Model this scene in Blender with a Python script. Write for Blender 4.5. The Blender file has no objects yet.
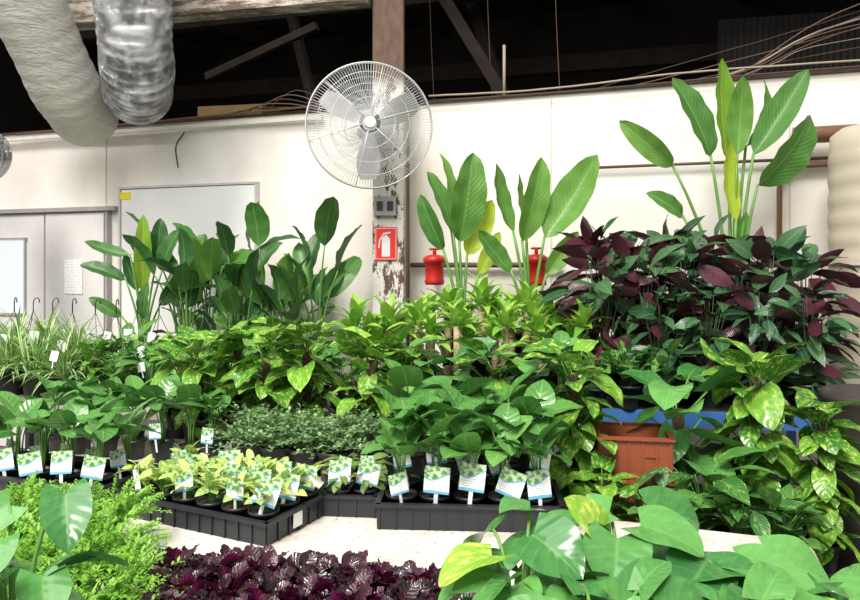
import bpy, math, random
from mathutils import Vector, Matrix
random.seed(7)
R=random
V=Vector
sc=bpy.context.scene
COL=sc.collection
sc.view_settings.view_transform='Standard'
sc.view_settings.look='None'
pi=math.pi
Z=V((0,0,1))
# ---------------------------------------------------------------- mesh collector
class M:
    def __init__(s): s.v=[];s.f=[];s.uv=[];s.r=[]
    def add(s,vs,fs,uvs=None,r=0.5):
        o=len(s.v)
        s.v+= [tuple(p) for p in vs]
        s.f+= [tuple(i+o for i in f) for f in fs]
        s.uv+= uvs if uvs else [(0.5,0.5)]*len(vs)
        s.r+= [r]*len(vs)
    def box(s,c,d,rz=0):
        cx,cy,cz=c; x,y,z=[q/2 for q in d]
        cs,sn=math.cos(rz),math.sin(rz)
        vs=[]
        for a,b,e in ((-1,-1,-1),(1,-1,-1),(1,1,-1),(-1,1,-1),(-1,-1,1),(1,-1,1),(1,1,1),(-1,1,1)):
            vs.append((cx+a*x*cs-b*y*sn, cy+a*x*sn+b*y*cs, cz+e*z))
        s.add(vs,[(0,3,2,1),(4,5,6,7),(0,1,5,4),(1,2,6,5),(2,3,7,6),(3,0,4,7)])
    def tube(s,pts,r0,r1=None,n=5,rf=None,r=0.5,cap=True):
        pts=[V(p) for p in pts]; r1=r0 if r1 is None else r1
        m=len(pts); vs=[];uv=[]
        prev=None
        for i,p in enumerate(pts):
            t=(pts[min(i+1,m-1)]-pts[max(i-1,0)])
            t=t.normalized() if t.length>1e-9 else V((0,0,1))
            if prev is None:
                h=V((1,0,0)) if abs(t.x)<.8 else V((0,1,0))
                sd=t.cross(h).normalized()
            else:
                sd=(prev-t*prev.dot(t)).normalized()
            prev=sd
            up=sd.cross(t)
            rr=r0+(r1-r0)*i/(m-1)
            if rf: rr=rf(i/(m-1))
            for k in range(n):
                a=2*pi*k/n
                vs.append(p+sd*math.cos(a)*rr+up*math.sin(a)*rr); uv.append((k/n,i/(m-1)))
        fs=[]
        for i in range(m-1):
            for k in range(n):
                k2=(k+1)%n
                fs.append((i*n+k,(i+1)*n+k,(i+1)*n+k2,i*n+k2))
        if cap:
            fs.append(tuple(range(n))); fs.append(tuple((m-1)*n+k for k in reversed(range(n))))
        s.add(vs,fs,uv,r)
    def ring(s,c,rad,tr,axis='y',n=32,tn=4):
        c=V(c);vs=[];fs=[]
        for i in range(n):
            a=2*pi*i/n
            if axis=='y': d=V((math.cos(a),0,math.sin(a))); ax=V((0,1,0))
            else: d=V((math.cos(a),math.sin(a),0)); ax=V((0,0,1))
            for k in range(tn):
                b=2*pi*k/tn
                vs.append(c+d*(rad+tr*math.cos(b))+ax*tr*math.sin(b))
        for i in range(n):
            for k in range(tn):
                fs.append((i*tn+k,((i+1)%n)*tn+k,((i+1)%n)*tn+(k+1)%tn,i*tn+(k+1)%tn))
        s.add(vs,fs)
    def lathe(s,prof,n=20,c=(0,0,0)):
        vs=[];fs=[]
        for r_,z in prof:
            for k in range(n):
                a=2*pi*k/n; vs.append((c[0]+r_*math.cos(a),c[1]+r_*math.sin(a),c[2]+z))
        for i in range(len(prof)-1):
            for k in range(n):
                k2=(k+1)%n; fs.append((i*n+k,i*n+k2,(i+1)*n+k2,(i+1)*n+k))
        s.add(vs,fs)
    def obj(s,name,mat,parent=None,smooth=True,label=None):
        me=bpy.data.meshes.new(name); me.from_pydata(s.v,[],s.f)
        uvl=me.uv_layers.new(name='UVMap')
        li=[0]*len(me.loops); me.loops.foreach_get('vertex_index',li)
        fl=[]
        for i in li: fl+=s.uv[i]
        uvl.data.foreach_set('uv',fl)
        at=me.attributes.new('rnd','FLOAT','POINT'); at.data.foreach_set('value',s.r)
        if smooth: me.polygons.foreach_set('use_smooth',[True]*len(me.polygons))
        me.materials.append(mat); me.update()
        o=bpy.data.objects.new(name,me); COL.objects.link(o)
        if parent: o.parent=parent
        if label: o['label']=label
        return o
# profiles
def pell(t): return math.sin(pi*t)**.8 if 0<t<1 else 0
def plan(t): return math.sin(pi*min(1,max(0,t))**.75)**.9 if 0<t<1 else 0.02
def phea(t): return max(0,math.sin(pi*(t*.76+.24)))**.8
def ppad(t): return (max(0,math.sin(pi*t))**.55)*(1-.15*t)
def pstr(t): return min(1,.35+t*2.2)*max(0,1-t**2.6)
def leaf(m,a,b,w,up=Z,prof=pell,bend=.15,fold=.25,lobe=0,ns=8,nw=4,wave=0,wf=14,twist=0,r=None):
    a=V(a);b=V(b);L=(b-a).length;t0=(b-a)/L
    up=V(up)
    if abs(t0.dot(up.normalized()))>.97: up=V((t0.z+.1,.3,-t0.x))
    sd=t0.cross(up).normalized()
    if twist: sd=Matrix.Rotation(twist,3,t0)@sd
    n=sd.cross(t0)
    c0=(a+b)/2+n*bend*L
    r=R.random() if r is None else r
    ph=R.random()*6
    vs=[];uv=[]
    h=nw//2
    for i in range(ns+1):
        t=i/ns
        c=a*(1-t)**2+c0*2*t*(1-t)+b*t*t
        tg=((c0-a)*(1-t)+(b-c0)*t).normalized()
        nn=sd.cross(tg); wd=.5*w*prof(t)
        for j in range(-h,h+1):
            u=j/h; au=abs(u)
            p=c+sd*(u*wd*math.cos(fold))+nn*(au*wd*math.sin(fold))-tg*(lobe*L*au*(1-t)**3)
            if wave: p=p+nn*(wave*w*au*math.sin(t*wf+ph+(1.7 if u>0 else 0)))
            vs.append(p);uv.append((.5+.5*u,t))
    q=2*h+1;fs=[]
    for i in range(ns):
        for j in range(q-1):
            fs.append((i*q+j,i*q+j+1,(i+1)*q+j+1,(i+1)*q+j))
    m.add(vs,fs,uv,r)
def bez(a,c,b,n=6):
    a=V(a);b=V(b);c=V(c)
    return [a*(1-t)**2+c*2*t*(1-t)+b*t*t for t in [i/n for i in range(n+1)]]
# ---------------------------------------------------------------- materials
class N:
    def __init__(s,name):
        s.m=bpy.data.materials.new(name); s.m.use_nodes=True; s.t=s.m.node_tree
        for n in list(s.t.nodes): s.t.nodes.remove(n)
        s.out=s.n('ShaderNodeOutputMaterial')
    def n(s,k,**kw):
        o=s.t.nodes.new(k)
        for a,b in kw.items(): setattr(o,a,b)
        return o
    def set(s,sock,v):
        if hasattr(v,'is_linked') or isinstance(v,bpy.types.NodeSocket): s.t.links.new(v,sock)
        else: sock.default_value=v
    def math(s,op,a,b=0.0,c=None,clamp=False):
        o=s.n('ShaderNodeMath',operation=op,use_clamp=clamp); s.set(o.inputs[0],a); s.set(o.inputs[1],b)
        if c is not None: s.set(o.inputs[2],c)
        return o.outputs[0]
    def mix(s,f,a,b,mode='MIX'):
        o=s.n('ShaderNodeMix',data_type='RGBA',blend_type=mode)
        s.set(o.inputs[0],f)
        s.set(o.inputs[6],a if not isinstance(a,tuple) else a+(1,) if len(a)==3 else a)
        s.set(o.inputs[7],b if not isinstance(b,tuple) else b+(1,) if len(b)==3 else b)
        return o.outputs[2]
    def noise(s,vec=None,scale=5,detail=4,rough=.5):
        o=s.n('ShaderNodeTexNoise'); o.inputs['Scale'].default_value=scale;o.inputs['Detail'].default_value=detail
        o.inputs['Roughness'].default_value=rough
        if vec is not None: s.t.links.new(vec,o.inputs['Vector'])
        return o.outputs[0]
    def ss(s,x,lo,hi):
        o=s.n('ShaderNodeMapRange',interpolation_type='SMOOTHSTEP')
        s.set(o.inputs[0],x);o.inputs[1].default_value=lo;o.inputs[2].default_value=hi
        return o.outputs[0]
    def bsdf(s,col,rough=.5,metal=0,bump=None,bs=.3,spec=.5,bd=.01):
        p=s.n('ShaderNodeBsdfPrincipled')
        s.set(p.inputs['Base Color'],col if not isinstance(col,tuple) else col+(1,))
        s.set(p.inputs['Roughness'],rough); s.set(p.inputs['Metallic'],metal)
        p.inputs['Specular IOR Level'].default_value=spec
        if bump is not None:
            b=s.n('ShaderNodeBump'); b.inputs['Strength'].default_value=bs; b.inputs['Distance'].default_value=bd
            s.t.links.new(bump,b.inputs['Height']); s.t.links.new(b.outputs[0],p.inputs['Normal'])
        return p.outputs[0]
    def done(s,sh): s.t.links.new(sh,s.out.inputs[0]); return s.m
    def obj(s): return s.n('ShaderNodeTexCoord').outputs['Object']
    def gen(s): return s.n('ShaderNodeNewGeometry').outputs['Position']
def plain(name,c,rough=.5,metal=0,var=.12,scale=12,bs=.1,spec=.5):
    m=N(name); n=m.noise(m.obj(),scale)
    c2=tuple(x*(1-var*2) for x in c)
    return m.done(m.bsdf(m.mix(n,c2,tuple(min(1,x*(1+var)) for x in c)),rough,metal,n,bs,spec))
def leafmat(name,c1,c2,vein=(.3,.5,.15),va=.35,vf=9,yel=None,ylo=.55,yhi=.6,rough=.38,back=None,tr=.25,stripe=None,spec=.5,bump=.25):
    m=N(name)
    uv=m.n('ShaderNodeUVMap').outputs[0]
    sp=m.n('ShaderNodeSeparateXYZ'); m.t.links.new(uv,sp.inputs[0])
    u,v=sp.outputs[0],sp.outputs[1]
    rn=m.n('ShaderNodeAttribute',attribute_name='rnd').outputs['Fac']
    au=m.math('MULTIPLY',m.math('ABSOLUTE',m.math('SUBTRACT',u,.5)),2)
    cb=m.n('ShaderNodeCombineXYZ'); m.set(cb.inputs[0],m.math('MULTIPLY',u,3.4)); m.set(cb.inputs[1],m.math('MULTIPLY',m.math('SUBTRACT',v,m.math('MULTIPLY',au,.3)),3.2)); m.set(cb.inputs[2],m.math('MULTIPLY',rn,40))
    nz=m.noise(cb.outputs[0],1.8,3,.65)
    col=m.mix(m.math('ADD',m.math('MULTIPLY',rn,.75),m.math('MULTIPLY',m.math('SUBTRACT',nz,.5),.7),clamp=True),c1,c2)
    sv=m.math('SINE',m.math('MULTIPLY',m.math('SUBTRACT',v,m.math('MULTIPLY',au,.25)),vf*6.283))
    vn=m.ss(sv,.75,1.0)
    mid=m.math('SUBTRACT',1,m.ss(au,.02,.08))
    allv=m.math('MAXIMUM',m.math('MULTIPLY',vn,.35),mid)
    if yel: col=m.mix(m.ss(nz,ylo,yhi),col,yel)
    if stripe:
        col=m.mix(m.math('SUBTRACT',1,m.ss(au,stripe[1],stripe[1]+.1)),col,stripe[0])
    col=m.mix(m.math('MULTIPLY',allv,va),col,vein)
    if back:
        bf=m.n('ShaderNodeNewGeometry').outputs['Backfacing']
        col=m.mix(bf,col,back)
    p=m.bsdf(col,rough,0,sv,bump,spec,.002)
    t=m.n('ShaderNodeBsdfTranslucent'); m.t.links.new(col,t.inputs[0])
    mx=m.n('ShaderNodeMixShader'); mx.inputs[0].default_value=tr
    m.t.links.new(p,mx.inputs[1]); m.t.links.new(t.outputs[0],mx.inputs[2])
    return m.done(mx.outputs[0])
# leaf materials
L_STR=leafmat('leaf_paddle',(.03,.11,.03),(.12,.29,.06),(.3,.5,.18),.35,16,rough=.32,tr=.2)
L_STRG=leafmat('leaf_paddle_light',(.06,.20,.04),(.21,.42,.07),(.4,.6,.2),.35,16,rough=.32,tr=.3)
L_STRB=leafmat('leaf_paddle_painted_backlight',(.20,.40,.03),(.60,.70,.06),(.65,.8,.2),.4,16,rough=.36,tr=.4)  # yellow-green leaf tone with the yellow light on the blade painted in
L_POT=leafmat('leaf_golden_pothos',(.04,.18,.02),(.21,.46,.05),(.35,.55,.1),.25,6,yel=(.54,.66,.13),ylo=.49,yhi=.70,rough=.22,tr=.14)
L_DRA=leafmat('leaf_cane_plant',(.15,.39,.04),(.52,.75,.13),(.6,.82,.2),.3,1,rough=.28,tr=.28)
L_CTE=leafmat('leaf_prayer_plant',(.014,.06,.024),(.085,.20,.075),(.20,.36,.16),.5,12,rough=.25,back=(.085,.022,.034),tr=.06)
L_PHI=leafmat('leaf_young_philodendron',(.045,.18,.035),(.20,.45,.10),(.38,.58,.2),.4,6,rough=.2,tr=.16)
L_SPI=leafmat('leaf_spider_plant',(.12,.32,.05),(.24,.48,.10),(.7,.8,.5),.0,1,stripe=((.75,.82,.48),.3))
L_TIN=leafmat('leaf_creeping',(.15,.28,.10),(.44,.58,.32),(.4,.6,.3),.3,3,tr=.3)
L_LIM=leafmat('leaf_lime',(.24,.42,.05),(.62,.76,.18),(.7,.85,.4),.4,4,yel=(.78,.86,.42),ylo=.54,yhi=.62)
L_RED=leafmat('leaf_dark_small',(.08,.17,.03),(.24,.38,.08),(.45,.5,.3),.6,5,back=(.2,.05,.05))
L_FER=leafmat('leaf_fern',(.18,.46,.04),(.46,.74,.12),(.4,.6,.1),.2,2,tr=.35)
L_PUR=leafmat('leaf_purple',(.010,.014,.010),(.055,.018,.028),(.20,.02,.09),.5,6,yel=(.28,.02,.12),ylo=.58,yhi=.68,rough=.18,tr=.04,back=(.24,.02,.11))  # magenta patches are a gloss painted into the dark leaf colour
L_BIG=leafmat('leaf_heart_big',(.045,.19,.045),(.17,.43,.10),(.30,.52,.18),.25,6,rough=.2,tr=.15,bump=.12)
L_BIGY=leafmat('leaf_heart_lime',(.22,.46,.04),(.44,.66,.08),(.5,.7,.2),.25,6,yel=(.64,.76,.14),ylo=.48,yhi=.66,rough=.24,tr=.2,bump=.12)
L_AGL=leafmat('leaf_evergreen',(.03,.13,.03),(.16,.38,.07),(.35,.55,.2),.3,10,yel=(.38,.56,.14),ylo=.55,yhi=.72,rough=.25,tr=.15)
STEM=plain('stem_green',(.14,.32,.06),.5); STEMD=plain('stem_dark',(.06,.09,.03),.5)
CANE=plain('cane_bark',(.50,.37,.22),.8,scale=40,bs=.5,var=.3); COIR=plain('coir_pole',(.10,.055,.028),.95,scale=80,bs=.8,var=.4)
POTM=plain('pot_black_plastic',(.018,.018,.02),.4)
SOIL=plain('soil',(.045,.028,.018),.95,scale=60,bs=1,var=.4)
CARD=plain('tag_white_plastic',(.85,.85,.83),.5,var=.03)
m=N('tag_printed'); uv=m.n('ShaderNodeUVMap').outputs[0]
sp=m.n('ShaderNodeSeparateXYZ'); m.t.links.new(uv,sp.inputs[0])
nz=m.noise(uv,6,4)
pic=m.mix(m.ss(nz,.42,.58),(.10,.28,.07),(.55,.72,.45))
line=m.ss(m.math('SINE',m.math('MULTIPLY',sp.outputs[1],75)),.2,.6)
inx=m.math('MULTIPLY',m.math('GREATER_THAN',sp.outputs[0],.12),m.math('LESS_THAN',sp.outputs[0],.7))
txt=m.mix(m.math('MULTIPLY',m.math('MULTIPLY',line,inx),.5),(.88,.90,.88),(.08,.22,.32))
wav=m.math('MULTIPLY',m.math('SINE',m.math('ADD',m.math('MULTIPLY',sp.outputs[0],3.5),.6)),.16)
hh=m.math('ADD',sp.outputs[1],wav)
c=m.mix(m.math('GREATER_THAN',hh,.62),txt,(.15,.45,.70))
c=m.mix(m.math('GREATER_THAN',hh,.67),c,pic)
c=m.mix(m.math('LESS_THAN',sp.outputs[1],.10),c,(.15,.45,.65))
TAGP=m.done(m.bsdf(c,.35))
# ---------------------------------------------------------------- props
def empty(name,loc=(0,0,0),rz=0,label=None,cat=None,group=None):
    e=bpy.data.objects.new(name,None); e.empty_display_size=.05; COL.objects.link(e)
    e.location=loc; e.rotation_euler=(0,0,rz)
    if label: e['label']=label
    if cat: e['category']=cat
    if group: e['group']=group
    return e
def top(o,label,cat,group=None):
    o['label']=label;o['category']=cat
    if group:o['group']=group
    return o
def struct(o,label=None):
    o['kind']='structure'
    if label:o['label']=label
    return o
def pot(root,rt,h,mat=POTM,n=18):
    rb=rt*.74;m=M()
    m.lathe([(0.001,.003),(rb,.0),(rb,.004),(rt*.95,h*.86),(rt*1.04,h*.86),(rt*1.06,h),(rt*.98,h),(rt*.93,h*.8)],n)
    m.obj('pot',mat,root)
    m=M(); m.lathe([(rt*.935,h*.87),(rt*.5,h*.9),(.001,h*.9)],n); m.obj('soil',SOIL,root)
def tagmesh(w,h,stick,mat):
    m=M()
    vs=[(-w/2,0,stick),(w/2,0,stick),(w/2,h*.15,stick+h),(-w/2,h*.15,stick+h)]
    m.add(vs,[(0,1,2,3)],[(0,0),(1,0),(1,1),(0,1)])
    vs=[(-w*.08,0.002,-.04),(w*.08,.002,-.04),(w*.08,.002,stick+.01),(-w*.08,.002,stick+.01)]
    m.add(vs,[(0,1,2,3)],[(.9,.3)]*4)
    o=m.obj('plant_tag',mat,None,False); me=o.data; bpy.data.objects.remove(o); return me
TAGS={'big':tagmesh(.085,.088,.015,TAGP),'mid':tagmesh(.062,.068,.02,TAGP),'small':tagmesh(.022,.075,.0,CARD),'price':tagmesh(.042,.055,.0,CARD)}
# ---------------------------------------------------------------- plants
KIND={}
def kind(k,name,label,cat,group): KIND[k]=dict(name=name,label=label,cat=cat,group=group,vars=[],i=0)
def newvar(k):
    d=KIND[k]; e=empty(d['name'],label=d['label'],cat=d['cat'],group=d['group']); d['vars'].append([e,False]); return e
def put(k,x,y,z,s=1,rot=None,tag=None,var=None,tagz=.10,tagr=.05,label=None,tilt=.22):
    d=KIND[k]
    i=d['i']%len(d['vars']) if var is None else var
    d['i']+=1
    e,used=d['vars'][i]
    rot=R.uniform(0,6.28) if rot is None else rot
    if used:
        n=e.copy(); COL.objects.link(n)
        for c in e.children:
            if c.name.startswith('plant_tag'): continue
            cc=c.copy(); cc.parent=n; COL.objects.link(cc)
        e=n
    else: d['vars'][i][1]=True
    e.location=(x,y,z);e.rotation_euler=(0,0,rot);e.scale=(s,s,s)
    if label: e['label']=label
    if tag:
        t=bpy.data.objects.new('plant_tag',TAGS[tag]); COL.objects.link(t); t.parent=e
        fa=R.uniform(-.5,.4)-rot
        t.location=(-tagr*math.sin(rot), -tagr*math.cos(rot), tagz+R.uniform(-.012,.012))
        t.rotation_euler=(R.uniform(-.1,.15),R.uniform(-tilt,tilt),fa)
        t['label']='white printed plant tag'
    return e
def pol(r,a,z): return V((r*math.cos(a),r*math.sin(a),z))
kind('str','potted_bird_of_paradise','tall potted bird of paradise with paddle leaves in black pot','plant','bird of paradise plants along the wall')
for sd in range(5):
    e=newvar('str'); pot(e,.12,.22)
    f=M();st=M()
    n=9
    for i in range(n):
        a=i*2.4+R.uniform(-.3,.3)
        h=R.uniform(.38,.82); ro=R.uniform(.05,.20)
        b=pol(ro,a,h); el=R.uniform(-.1,1.2) if i%3 else R.uniform(1.1,1.45); L=R.uniform(.25,.34)
        d=V((math.cos(a)*math.cos(el),math.sin(a)*math.cos(el),math.sin(el)))
        st.tube(bez(pol(.02,a,.2),pol(ro*.3,a,h*.7),b),.008,.004)
        leaf(f,b-V((0,0,.01)),b+d*L,R.uniform(.13,.175),Z if el<1 else pol(-1,a,.6),ppad,R.uniform(.10,.30),.35,ns=10,nw=4,wave=.04,wf=20,twist=R.uniform(-.9,.9))
    for i in range(5):
        a=R.uniform(0,6.28);h=R.uniform(.25,.45);ro=R.uniform(.05,.12)
        b=pol(ro,a,h); st.tube([pol(.02,a,.2),b],.006,.004)
        leaf(f,b,b+pol(R.uniform(.12,.2),a,R.uniform(.0,.16)),.10,pol(-.6,a,1),ppad,.15,.3,ns=8,wave=.03,twist=R.uniform(-.5,.5))
    f.obj('foliage',L_STRG if sd in(2,4) else L_STR,e);st.obj('stem',STEM,e)
def bigstr(x,y,z,leaves,label,sr=1,mat=None):
    e=empty('potted_bird_of_paradise',(x,y,z),0,label,'plant','bird of paradise plants along the wall')
    pot(e,.16*sr,.26*sr); f=M();st=M();g=M()
    for (bx,by,bz,tx,ty,tz,w,tw,br) in leaves:
        b=V((bx,by,bz));t=V((tx,ty,tz))
        st.tube(bez((bx*.08,by*.1,.22),(bx*.25,by*.3,bz*.6),b),.014*sr,.008*sr)
        leaf(g if br else f,b-V((0,0,.01)),t,w,V((0,-1,.15)),ppad,R.choice((-.16,-.08,.1,.18)),.38,ns=14,nw=6,wave=.035,wf=22,twist=tw)
    f.obj('foliage',mat or L_STRG,e);
    if g.v: g.obj('foliage',L_STRB,e,label='yellow-green leaves with backlight painted into the colour')  # brighter leaves carry their backlight as painted colour
    st.obj('stem',STEM,e); return e
def mkpothos(k,H,n,ls=.15,base=.1,mat=L_POT,rr=.11):
    e=newvar(k); pot(e,.085,.14)
    p=M(); p.tube([(0,0,.1),(0,0,H*.5),(0,0,H-.07)],.018,n=8); p.obj('coir_pole',COIR,e)
    f=M();st=M()
    for i in range(n):
        a=i*2.4+R.uniform(-.4,.4); z=base+(H-base)*((i+.5)/n)**.9; 
        ro=R.uniform(.03,rr)
        b=pol(ro,a,z+R.uniform(0,.05)); L=ls*R.uniform(.65,1.2)
        d=V((math.cos(a)*R.uniform(.45,1),math.sin(a)*R.uniform(.45,1),R.uniform(-1.0,.0))).normalized()
        if z>H-.12: d.z+=.7; d.normalize()
        st.tube([pol(.015,a,z-.03),b],.003,n=4)
        leaf(f,b,b+d*L,L*R.uniform(.70,.84),pol(1,a,.9),phea,.18,.24,.18,ns=9,nw=6,wave=.03,twist=R.uniform(-.4,.4))
    f.obj('foliage',mat,e);st.obj('stem',STEM,e)
kind('pot','potted_golden_pothos','golden pothos with lime-marbled leaves on coir pole','plant','golden pothos totems')
for i in range(4): mkpothos('pot',.50,34,.14,rr=.095)
kind('potb','potted_golden_pothos','tall golden pothos totem with lime-marbled leaves','plant','golden pothos totems')
for i in range(2): mkpothos('potb',.80,64,.155,rr=.09)
kind('mon','potted_climbing_philodendron','bushy climbing philodendron with broad glossy green leaves','plant','climbing philodendrons')
for i in range(2): mkpothos('mon',.50,22,.175,mat=L_BIG)
kind('dra','potted_dracaena','lime green cane dracaena with arching strap leaves','plant','cane dracaenas on the bench')
for sd in range(3):
    e=newvar('dra'); pot(e,.08,.14); f=M();c=M()
    for (cx,cy,ch) in ((-.035,-.02,.38),(.045,.02,.29)):
        c.tube([(cx,cy,.1),(cx,cy,ch)],.024,.022,n=8)
        for i in range(17):
            a=i*2.4+R.uniform(-.3,.3); q=i/17
            L=R.uniform(.14,.20); el=-.2+1.5*q
            b=V((cx+math.cos(a)*.012,cy+math.sin(a)*.012,ch-.02+.06*q))
            d=V((math.cos(a)*math.cos(el),math.sin(a)*math.cos(el),math.sin(el)-.05))
            leaf(f,b,b+d*L,R.uniform(.048,.064),Z if el<1.2 else pol(-1,a,.4),plan,.34,.3,ns=7,nw=2,wave=.04,twist=R.uniform(-.3,.3))
    f.obj('foliage',L_DRA,e);c.obj('cane',CANE,e)
kind('cte','potted_prayer_plant','dense dark green prayer plant with purple leaf undersides','plant','dark prayer plants on the bench')
for sd in range(4):
    e=newvar('cte'); pot(e,.11,.18); f=M();st=M()
    for i in range(78):
        a=R.uniform(0,6.28);h=R.uniform(.12,.80); ro=R.uniform(.03,.19)*(1 if h<.65 else .7)
        b=pol(ro,a,h); L=R.uniform(.16,.25)
        if i%2==0: st.tube([pol(.03,a,.16),pol(ro*.4,a,max(.17,h*.6)),b],.004,.002,n=4)
        el=R.uniform(-.9,.2) if h<.65 else R.uniform(-.5,.8)
        a2=a+R.uniform(-.8,.8)
        d=V((math.cos(a2)*math.cos(el),math.sin(a2)*math.cos(el),math.sin(el)))
        flip=(i%5<2) if sd<2 else (i%7==0)
        leaf(f,b,b+d*L,L*R.uniform(.38,.48),Z+pol(.9,a,0),plan,.16,.2,ns=7,nw=2,wave=.03,twist=R.choice((2.4,-2.4)) if flip else R.uniform(-.6,.6))
    f.obj('foliage',L_CTE,e);st.obj('stem',STEMD,e)
def mkheart(k,n,H,ls,mat,pr=.052,ph=.09,spread=.11,nw=4,ns=7,prof=phea,lobe=.18,wr=.8,wave=.015,hmin=.35,el0=-.9,el1=.15,sr=.0028):
    e=newvar(k); pot(e,pr,ph); f=M();st=M()
    for i in range(n):
        a=i*2.4+R.uniform(-.4,.4); h=ph+(H-ph)*R.uniform(hmin,1); ro=R.uniform(.25,1)*spread
        b=pol(ro,a,h); L=ls*R.uniform(.7,1.2)
        st.tube(bez(pol(.01,a,ph*.85),pol(ro*.2,a,h*.8),b,4),sr,sr*.7,n=4)
        el=R.uniform(el0,el1)
        d=V((math.cos(a)*math.cos(el),math.sin(a)*math.cos(el),math.sin(el)))
        leaf(f,b,b+d*L,L*wr*R.uniform(.85,1.1),Z+pol(.4,a,0),prof,.15,.2,lobe,ns=ns,nw=nw,wave=wave,twist=R.uniform(-.5,.5))
    f.obj('foliage',mat,e);st.obj('stem',STEM,e)
kind('phi','potted_philodendron','young glossy green philodendron in small black pot','plant','small philodendrons with printed tags')
for i in range(4): mkheart('phi',7,.31,.125,L_PHI,spread=.05,hmin=.6,el0=-.4,el1=.9,wr=.85,sr=.0035)
kind('lim','potted_syngonium','small lime green seedling in small black pot','plant','small seedlings in the nursery trays')
for i in range(3): mkheart('lim',20,.18,.052,L_LIM,spread=.05,nw=2,ns=5,wr=.6,hmin=.3,el0=-.5,el1=.9)
kind('red','potted_fittonia','small dark-veined seedling in black pot','plant','small seedlings in the nursery trays')
for i in range(2): mkheart('red',18,.14,.055,L_RED,spread=.05,nw=2,ns=5,wr=.65)
kind('agl','potted_evergreen','bushy green foliage plant in nursery pot','plant','mixed foliage plants on the bench')
for i in range(3):
    mkheart('agl',30,.32,.15,L_AGL,pr=.07,ph=.12,spread=.12,prof=plan,lobe=0,wr=.48,nw=2,ns=7,el0=-.7,el1=.8)
kind('fic','potted_ficus','small-leaved bright green bushy plant in nursery pot','plant','mixed foliage plants on the bench')
for i in range(2):
    mkheart('fic',90,.30,.06,L_PHI,pr=.07,ph=.12,spread=.13,prof=pell,lobe=0,wr=.5,nw=2,ns=4,el0=-.6,el1=1.0)
kind('spi','potted_spider_plant','spider plant with arching cream-striped leaves','plant','spider plants')
for sd in range(2):
    e=newvar('spi'); pot(e,.07,.12); f=M()
    for i in range(110):
        a=R.uniform(0,6.28); L=R.uniform(.14,.32); el=R.uniform(-.2,1.4)
        b=pol(.03,a,.11); d=V((math.cos(a)*math.cos(el),math.sin(a)*math.cos(el),math.sin(el)))
        leaf(f,b,b+d*L,R.uniform(.014,.022),Z,pstr,.38,.4,ns=8,nw=2)
    f.obj('foliage',L_SPI,e)
kind('tin','potted_creeping_fig','mounded small-leaf creeper in small black pot','plant','small-leaf creepers')
for sd in range(3):
    e=newvar('tin'); pot(e,.055,.09); f=M();st=M()
    for j in range(40):
        a=R.uniform(0,6.28);el=R.uniform(.0,1.45);L=R.uniform(.08,.14)
        b=pol(.015,a,.08); t=b+V((math.cos(a)*math.cos(el),math.sin(a)*math.cos(el),math.sin(el)*.85))*L
        c=(b+t)/2+V((0,0,.03)); pts=bez(b,c,t,7); st.tube(pts,.0012,n=3)
        for q in pts[1:]:
            for w in range(2):
                dd=V((R.uniform(-1,1),R.uniform(-1,1),R.uniform(-.3,.6))).normalized()*R.uniform(.012,.018)
                leaf(f,q,q+dd,.012,Z,pell,.1,.2,ns=2,nw=2)
    f.obj('foliage',L_TIN,e);st.obj('stem',STEM,e)
kind('fer','potted_fern','bright green feathery fern','plant','feathery ferns')
for sd in range(3):
    e=newvar('fer'); pot(e,.06,.1); f=M();st=M()
    for j in range(96):
        a=R.uniform(0,6.28);el=R.uniform(.0,1.4);L=R.uniform(.07,.15)
        b=pol(.06,a,.09); t=b+V((math.cos(a)*math.cos(el),math.sin(a)*math.cos(el),math.sin(el)*.85))*L
        pts=bez(b,(b+t)/2+V((0,0,.03)),t,11); st.tube(pts,.001,n=3)
        for qi,q in enumerate(pts[2:]):
            tg=(pts[min(qi+3,11)]-pts[qi+1]).normalized(); sd_=tg.cross(Z).normalized()
            ll=.017*(1-.5*qi/9)
            for sgn in(-1,1):
                for o2 in (0,.5):
                    qq=q+tg*o2*L/11
                    dd=(sd_*sgn+tg*.6+V((0,0,R.uniform(-.9,.9))))*ll*R.uniform(.6,1.2)
                    leaf(f,qq,qq+dd,ll*.65,Z,pell,.1,.1,ns=2,nw=2)
    f.obj('foliage',L_FER,e);st.obj('stem',STEM,e)
kind('pur','potted_purple_waffle_plant','low plant with crinkled glossy dark purple leaves','plant','purple waffle plants')
for sd in range(3):
    e=newvar('pur'); pot(e,.055,.08); f=M()
    for j in range(80):
        a=R.uniform(0,6.28); ro=R.uniform(0,.072); h=.080+R.uniform(0,.06)*(1-ro*6)
        b=pol(ro,a,h); el=R.uniform(-.4,.9); L=R.uniform(.034,.055)
        d=V((math.cos(a)*math.cos(el),math.sin(a)*math.cos(el),math.sin(el)))
        leaf(f,b,b+d*L,L*.8,Z,pell,.22,.3,ns=8,nw=4,wave=.09,wf=26,twist=R.uniform(-.9,.9))
    f.obj('foliage',L_PUR,e)
HOOK=plain('hanger_wire',(.05,.05,.05),.4)
kind('han','hanging_basket','small hanging pot with curved wire hook and trailing foliage','hanging plant','hanging pots standing on the bench')
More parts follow.
